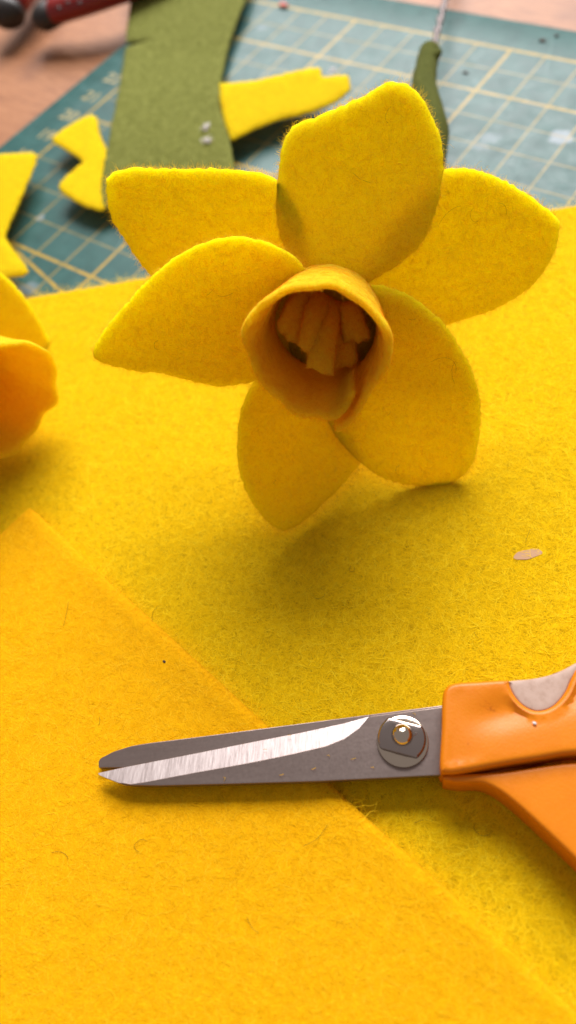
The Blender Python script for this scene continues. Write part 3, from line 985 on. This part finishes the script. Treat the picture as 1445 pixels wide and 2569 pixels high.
# ------------------------------------------------------------------ scissors
ZA = 0.40                                 # underside of the lower blade (it lies on the golden sheet)
Z1, Z2 = ZA + 0.12, ZA + 0.25              # upper faces of the rear and the front blade
def xy(px, z):
    return np.array([at(x, y, z)[:2] for x, y in px])
piv = at(1008, 1858, Z2)
scis = empty('scissors', (piv[0], piv[1], SHEET_T))
tag(scis, 'small steel scissors with orange plastic handles lying across both felt sheets', 'scissors')
rear_px = [(248, 1926), (246, 1912), (252, 1902), (285, 1885), (330, 1871), (372, 1864), (500, 1848), (700, 1822), (900, 1796), (1135, 1766), (1135, 1840), (900, 1870), (600, 1900), (350, 1925)]
rear = slab('blade', resample(xy(rear_px, Z1), 0.05), Z1, ZA, 0.012, M['steel'], scis, step=0.2, rings=2, flat=True)
tag(rear, 'dull rear blade')
front_px = [(300, 1964), (330, 1966), (365, 1961), (480, 1939), (640, 1910), (740, 1889), (820, 1870), (865, 1852), (900, 1827), (926, 1797), (1000, 1788), (1135, 1770), (1135, 1943), (1000, 1950), (800, 1960), (600, 1966), (400, 1971), (330, 1970)]
front = slab('blade', resample(xy(front_px, Z2), 0.04), Z2, Z1 + 0.004, 0.010, M['steel'], scis, step=0.2, rings=2, flat=True)
tag(front, 'front blade with a bright ground edge')
gr_px = [(243, 1938), (300, 1925), (480, 1890), (640, 1858), (760, 1835), (860, 1813), (926, 1795), (902, 1826), (867, 1852), (821, 1871), (740, 1890), (640, 1911), (480, 1940), (365, 1962), (325, 1967), (298, 1964), (262, 1950), (244, 1942)]
gpoly = xy(gr_px, Z2)
e_a, e_b = at(243, 1938, Z2)[:2], at(926, 1795, Z2)[:2]
ed = unit(e_b - e_a); en = np.array([-ed[1], ed[0]])
if np.dot(en, at(640, 1950, Z2)[:2] - e_a) < 0:
    en = -en
def slope(q):
    dd_ = (q - e_a) @ en
    return -0.045 * np.clip(1 - dd_ / 0.34, 0, 1)
grd = slab('ground_edge', resample(gpoly, 0.04), Z2 - 0.004, Z1 + 0.05, 0.004, M['ground'], front, step=0.08, rings=1, flat=True, zoff=lambda q: slope(q) * 0.9, bottom_bevel=0.002)

def circle(c, r, n=48):
    a = np.linspace(0, 2 * math.pi, n, endpoint=False)
    return np.stack([c[0] + r * np.cos(a), c[1] + r * np.sin(a)], 1)
pc = at(1010, 1860, Z2 + 0.03)[:2]
rr = np.linalg.norm(at(1075, 1856, Z2 + .03)[:2] - pc)
screw = slab('pivot_screw', circle(pc, rr), Z2 + 0.055, Z2 + 0.002, 0.018, M['chrome'], scis, step=0.12, rings=2)
pc2 = at(1008, 1852, Z2 + 0.1)[:2]
c_ = circle(pc2, rr * 0.93, 72)
fl_a, fl_b = at(955, 1878, Z2 + .1)[:2], at(1042, 1901, Z2 + .1)[:2]
fd = unit(fl_b - fl_a); fn_ = np.array([-fd[1], fd[0]])
if np.dot(fn_, pc2 - fl_a) < 0:
    fn_ = -fn_
half = np.dot(pc2 - fl_a, fn_)
dist_ = (c_ - pc2) @ fn_
c_ = c_ + fn_ * (np.clip(dist_, -half, half * 1.15) - dist_)[:, None]
slab('screw_head', resample(c_, 0.03), Z2 + 0.145, Z2 + 0.05, 0.05, M['screw_face'], screw, step=0.1, rings=3)
pd = at(1009, 1843, Z2 + 0.17)
tri = [pd[:2] + 0.22 * np.array([math.cos(a), math.sin(a)]) for a in (math.radians(40), math.radians(160), math.radians(280))]
slab('screw_notch', resample(tri, 0.03), Z2 + 0.149, Z2 + 0.14, 0.004, M['screw_face'], screw, step=0.1, rings=1)
Vd, Fd = [], []
R_ = 1.12 * np.linalg.norm(at(1034, 1843, Z2 + .17)[:2] - pd[:2])
for i in range(9):
    a = math.pi / 2 * i / 8
    for j in range(28):
        b = 2 * math.pi * j / 28
        Vd.append((pd[0] + R_ * math.cos(a) * math.cos(b), pd[1] + R_ * math.cos(a) * math.sin(b), Z2 + 0.13 + R_ * 0.95 * math.sin(a)))
for i in range(8):
    for j in range(28):
        j2 = (j + 1) % 28
        Fd.append((i * 28 + j, i * 28 + j2, (i + 1) * 28 + j2, (i + 1) * 28 + j))
mesh_obj('screw_dome', Vd, Fd, M['chrome'], screw)

# handles: the picture shows their roots; each goes on to a finger loop outside the frame
ZH = 1.02
hu_px = [(1104, 1925), (1108, 1830), (1110, 1755), (1116, 1727), (1138, 1712), (1200, 1707), (1274, 1703), (1278, 1712), (1290, 1740), (1314, 1767), (1348, 1781), (1386, 1770), (1416, 1738), (1432, 1704), (1450, 1668), (1490, 1625), (1560, 1580),
         (1680, 1560), (1800, 1590), (1860, 1690), (1840, 1800), (1740, 1870), (1600, 1890), (1450, 1888), (1350, 1902), (1250, 1918), (1160, 1935), (1122, 1938)]
ridge_a, ridge_b = at(1115, 1908, ZH)[:2], at(1445, 1850, ZH)[:2]
rd = unit(ridge_b - ridge_a); rn = np.array([-rd[1], rd[0]])
if np.dot(rn, at(1250, 1780, ZH)[:2] - ridge_a) < 0:
    rn = -rn
def hand_top(q):
    s_ = (q - ridge_a) @ rn
    al = (q - ridge_a) @ rd
    return -0.07 * np.exp(-((s_ - 0.42 - 0.10 * al) / 0.22) ** 2) * np.clip((al - 0.3) / 0.6, 0, 1) - 0.03 * np.clip(1 - al / 0.6, 0, 1)
hu = slab('handle', resample(catmull(xy(hu_px, ZH), 6), 0.05), ZH, ZA + 0.10, 0.075, M['orange'], scis, step=0.07, rings=5, topf=hand_top)
tag(hu, 'orange upper handle with a grey thumb grip')
gp_px = [(1280, 1705), (1345, 1698), (1400, 1683), (1452, 1656), (1478, 1640), (1462, 1664), (1434, 1706), (1418, 1740), (1388, 1773), (1348, 1784), (1312, 1769), (1288, 1741), (1277, 1712)]
slab('thumb_grip', resample(catmull(xy(gp_px, ZH), 6), 0.04), ZH - 0.03, ZA + 0.20, 0.05, M['grip'], hu, step=0.07, rings=3)
ZL = 0.86
hl_px = [(1112, 1955), (1118, 1944), (1180, 1940), (1260, 1936), (1445, 1912), (1600, 1925), (1720, 1990), (1790, 2110), (1800, 2260), (1730, 2380), (1640, 2395), (1560, 2290), (1500, 2212), (1450, 2160), (1400, 2112), (1350, 2065), (1300, 2020), (1260, 1988), (1225, 1968), (1200, 1962), (1150, 1962)]
hl = slab('handle', resample(catmull(xy(hl_px, ZL), 6), 0.05), ZL, 0.17, 0.05, M['orange'], scis, step=0.09, rings=5)
tag(hl, 'orange lower handle turned down to the right')
slab('handle_shoulder', resample(catmull(xy([(1100, 1940), (1104, 1900), (1130, 1880), (1300, 1870), (1420, 1880), (1300, 1930), (1180, 1955), (1120, 1958)], 0.62), 6), 0.05), 0.60, 0.24, 0.06, M['orange'], scis, step=0.1, rings=3)

# ------------------------------------------------------------------ red and black tools on the desk
def tool(px_path, zs, rad, label, group, inlay_from, dots=()):
    pts = np.array([at(x, y, z) for (x, y), z in zip(px_path, zs)])
    pth = catmull(pts, 8, False)
    root = empty('hand_tool', (pts[0][0], pts[0][1], DESK_Z))
    tag(root, label, 'hand tool', group)
    n = len(pth)
    s_ = np.concatenate([[0], np.cumsum(np.linalg.norm(np.diff(pth, axis=0), axis=1))])
    r_ = rad * np.sqrt(np.clip(1 - (1 - np.clip(s_ / rad, 0, 1)) ** 2, 0.02, 1))
    r_ = r_ * (1 - 0.22 * np.clip((s_ - inlay_from) / 0.5, 0, 1))
    hnd = tube('handle', pth, r_, M['black'], root, 18, squash=0.8)
    i0 = int(np.argmax(s_ > inlay_from))
    q = pth[i0:] + np.array([0, 0, rad * 0.16])
    s2 = s_[i0:] - s_[i0]
    r2 = rad * 0.98 * np.sqrt(np.clip(1 - (1 - np.clip(s2 / (rad * 0.6), 0, 1)) ** 2, 0.02, 1))
    inl = tube('inlay', q, r2, M['red'], hnd, 18, squash=0.75)
    for (dx, dy, dz) in dots:
        c = at(dx, dy, dz)
        V, F = [], []
        for i in range(4):
            for j in range(10):
                a, b = math.pi / 2 * i / 3, 2 * math.pi * j / 10
                V.append(c + 0.075 * np.array([math.cos(a) * math.cos(b), math.cos(a) * math.sin(b), 0.9 * math.sin(a)]))
        for i in range(3):
            for j in range(10):
                F.append((i * 10 + j, i * 10 + (j + 1) % 10, (i + 1) * 10 + (j + 1) % 10, (i + 1) * 10 + j))
        mesh_obj('grip_dot', V, F, M['black'], inl)
    d = unit(pth[-1] - pth[-4])
    tube('shaft', [pth[-1] - d * 0.5, pth[-1] + d * 3, pth[-1] + d * 6, pth[-1] + d * 6.3], [0.28, 0.26, 0.2, 0.05], M['shaft'], root, 12)
tool([(84, 50), (110, 42), (170, 24), (240, 2), (330, -30), (440, -72), (560, -120)], [0.50, 0.55, 0.65, 0.75, 0.8, 0.75, 0.65], 0.52,
     'red tool handle with black dots and black end cap on the desk', 'red tools on the desk', 0.55, [(148, 22, 1.4), (170, 8, 1.45), (200, 9, 1.45)])
tool([(4, 58), (16, 36), (36, 8), (62, -28), (100, -80), (150, -150)], [0.5, 0.55, 0.6, 0.65, 0.65, 0.6], 0.66,
     'bright red tool handle in the top left corner of the picture', 'red tools on the desk', 0.5)

# ------------------------------------------------------------------ lint, specks
def crumb(name, px, py, z, size, material, label, category, seed, parent=None, flat=0.5, group=None):
    r = np.random.default_rng(seed)
    c = at(px, py, z)
    bm = bmesh.new()
    bmesh.ops.create_icosphere(bm, subdivisions=2, radius=1)
    for vtx in bm.verts:
        f = 0.7 + 0.6 * r.random()
        vtx.co = Vector((vtx.co.x * f * size[0], vtx.co.y * f * size[1], max(vtx.co.z, -0.6) * f * flat * min(size)))
    V = np.array([v.co[:] for v in bm.verts]) + c
    F = [tuple(v.index for v in f.verts) for f in bm.faces]
    bm.free()
    o = mesh_obj(name, V, F, material, parent, loc=c)
    if parent is None:
        tag(o, label, category, group)
    return o
crumb('paper_scrap', 711, 12, 0.06, (0.17, 0.09), M['pink'], 'tiny pink-red scrap on the outer grid line of the mat', 'scrap', 1)
def lint(px, py, z, size, label, seed, n=70):
    c = at(px, py, z)
    r = np.random.default_rng(seed)
    p0 = c + r.normal(0, 1, (n, 3)) * np.array([size[0], size[1], 0.015]) + np.array([0, 0, 0.03])
    d = r.normal(size=(n, 3)); d[:, 2] *= 0.3; d /= np.linalg.norm(d, axis=1, keepdims=True)
    nn = np.tile(np.array([0, 0, 1.0]), (n, 1))
    V, F = ribbons(p0, d, nn, r.uniform(0.06, 0.18, n), r.uniform(0.006, 0.014, n), np.full(n, 0.01), r.normal(0, 2, n))
    o = mesh_obj('lint', V, F, M['lint'], loc=c)
    tag(o, label, 'lint', 'bits of lint')
lint(833, 180, 0.35, (0.03, 0.07), 'white lint beside the stepped end of the yellow offcut', 2)
lint(516, 322, strip_z(516, 320) + 0.07, (0.03, 0.06), 'upper white lint bit on the green felt strip', 3)
lint(520, 353, strip_z(520, 352) + 0.07, (0.07, 0.04), 'lower white lint bit on the green felt strip', 4)
crumb('crumb', 1360, 101, 0.02, (0.10, 0.06), M['speck'], 'larger dark crumb on the mat border at upper right', 'crumb', 5, group='dark crumbs')
crumb('crumb', 1396, 89, 0.02, (0.06, 0.05), M['speck'], 'smaller dark crumb on the mat border at upper right', 'crumb', 6, group='dark crumbs')
crumb('crumb', 1168, 182, 0.02, (0.09, 0.04), M['speck'], 'dark crumb in a mat square beside the wire stem', 'crumb', 7, group='dark crumbs')
crumb('crumb', 412, 1660, GZ + GOLD_T + 0.03, (0.038, 0.026), M['speck'], 'dark speck on the golden felt sheet', 'crumb', 8, group='dark crumbs')
gl = at(1322, 1390, SHEET_T + 0.035)
a_ = np.linspace(0, 2 * math.pi, 40, endpoint=False)
rr_ = 1 + 0.10 * np.sin(2 * a_ + 1) + 0.05 * np.sin(5 * a_)
gpx = np.stack([1324 + 33 * rr_ * np.cos(a_), 1390 - 7 * np.cos(a_) + 13 * rr_ * np.sin(a_)], 1)
slab('glue_spot', xy(gpx, gl[2]), gl[2] - 0.008, gl[2] - 0.02, 0.004, M['glue'], yo, step=0.05, rings=1)
crumb('chip', 1341, 1814, ZH + 0.01, (0.03, 0.02), M['lint'], '', '', 10, parent=hu, flat=0.4)
for j, (px, py, L) in enumerate([(880, 1420, 0.3), (790, 1500, 0.25), (1330, 1330, 0.3), (1200, 1600, 0.12), (965, 1640, 0.06), (560, 1850, 0.01), (520, 1260, 0.2), (400, 1520, 0.4), (1190, 2070, 0.4), (1040, 2065, 0.15)]):
    c = at(px, py, SHEET_T + 0.03)
    loose_fibre(yo, c, L, np.array([0, 0, 1.0]), 1000 + j, 0.005)
for j, (px, py, L) in enumerate([(160, 1570, 0.5), (820, 2070, 0.5), (130, 2140, 0.35), (250, 1800, 0.15), (370, 2110, 0.4), (620, 2300, 0.3)]):
    c = at(px, py, GZ + GOLD_T + 0.03)
    loose_fibre(go, c, L, np.array([0, 0, 1.0]), 1100 + j, 0.005)
# bits of fluff caught on the blades
for j, (px, py) in enumerate([(820, 1895), (700, 1945), (880, 1905), (930, 1925), (560, 1950), (960, 1830), (1035, 1790), (720, 1845), (780, 1930), (660, 1880)]):
    c = at(px, py, Z2 + 0.012)
    w_ = tube('fluff', [c, c + np.array([0.03, 0.02, 0.02]), c + np.array([0.05, 0.06 * math.sin(j), 0.01])], [0.003] * 3, M['fib_edge'], front, 4)
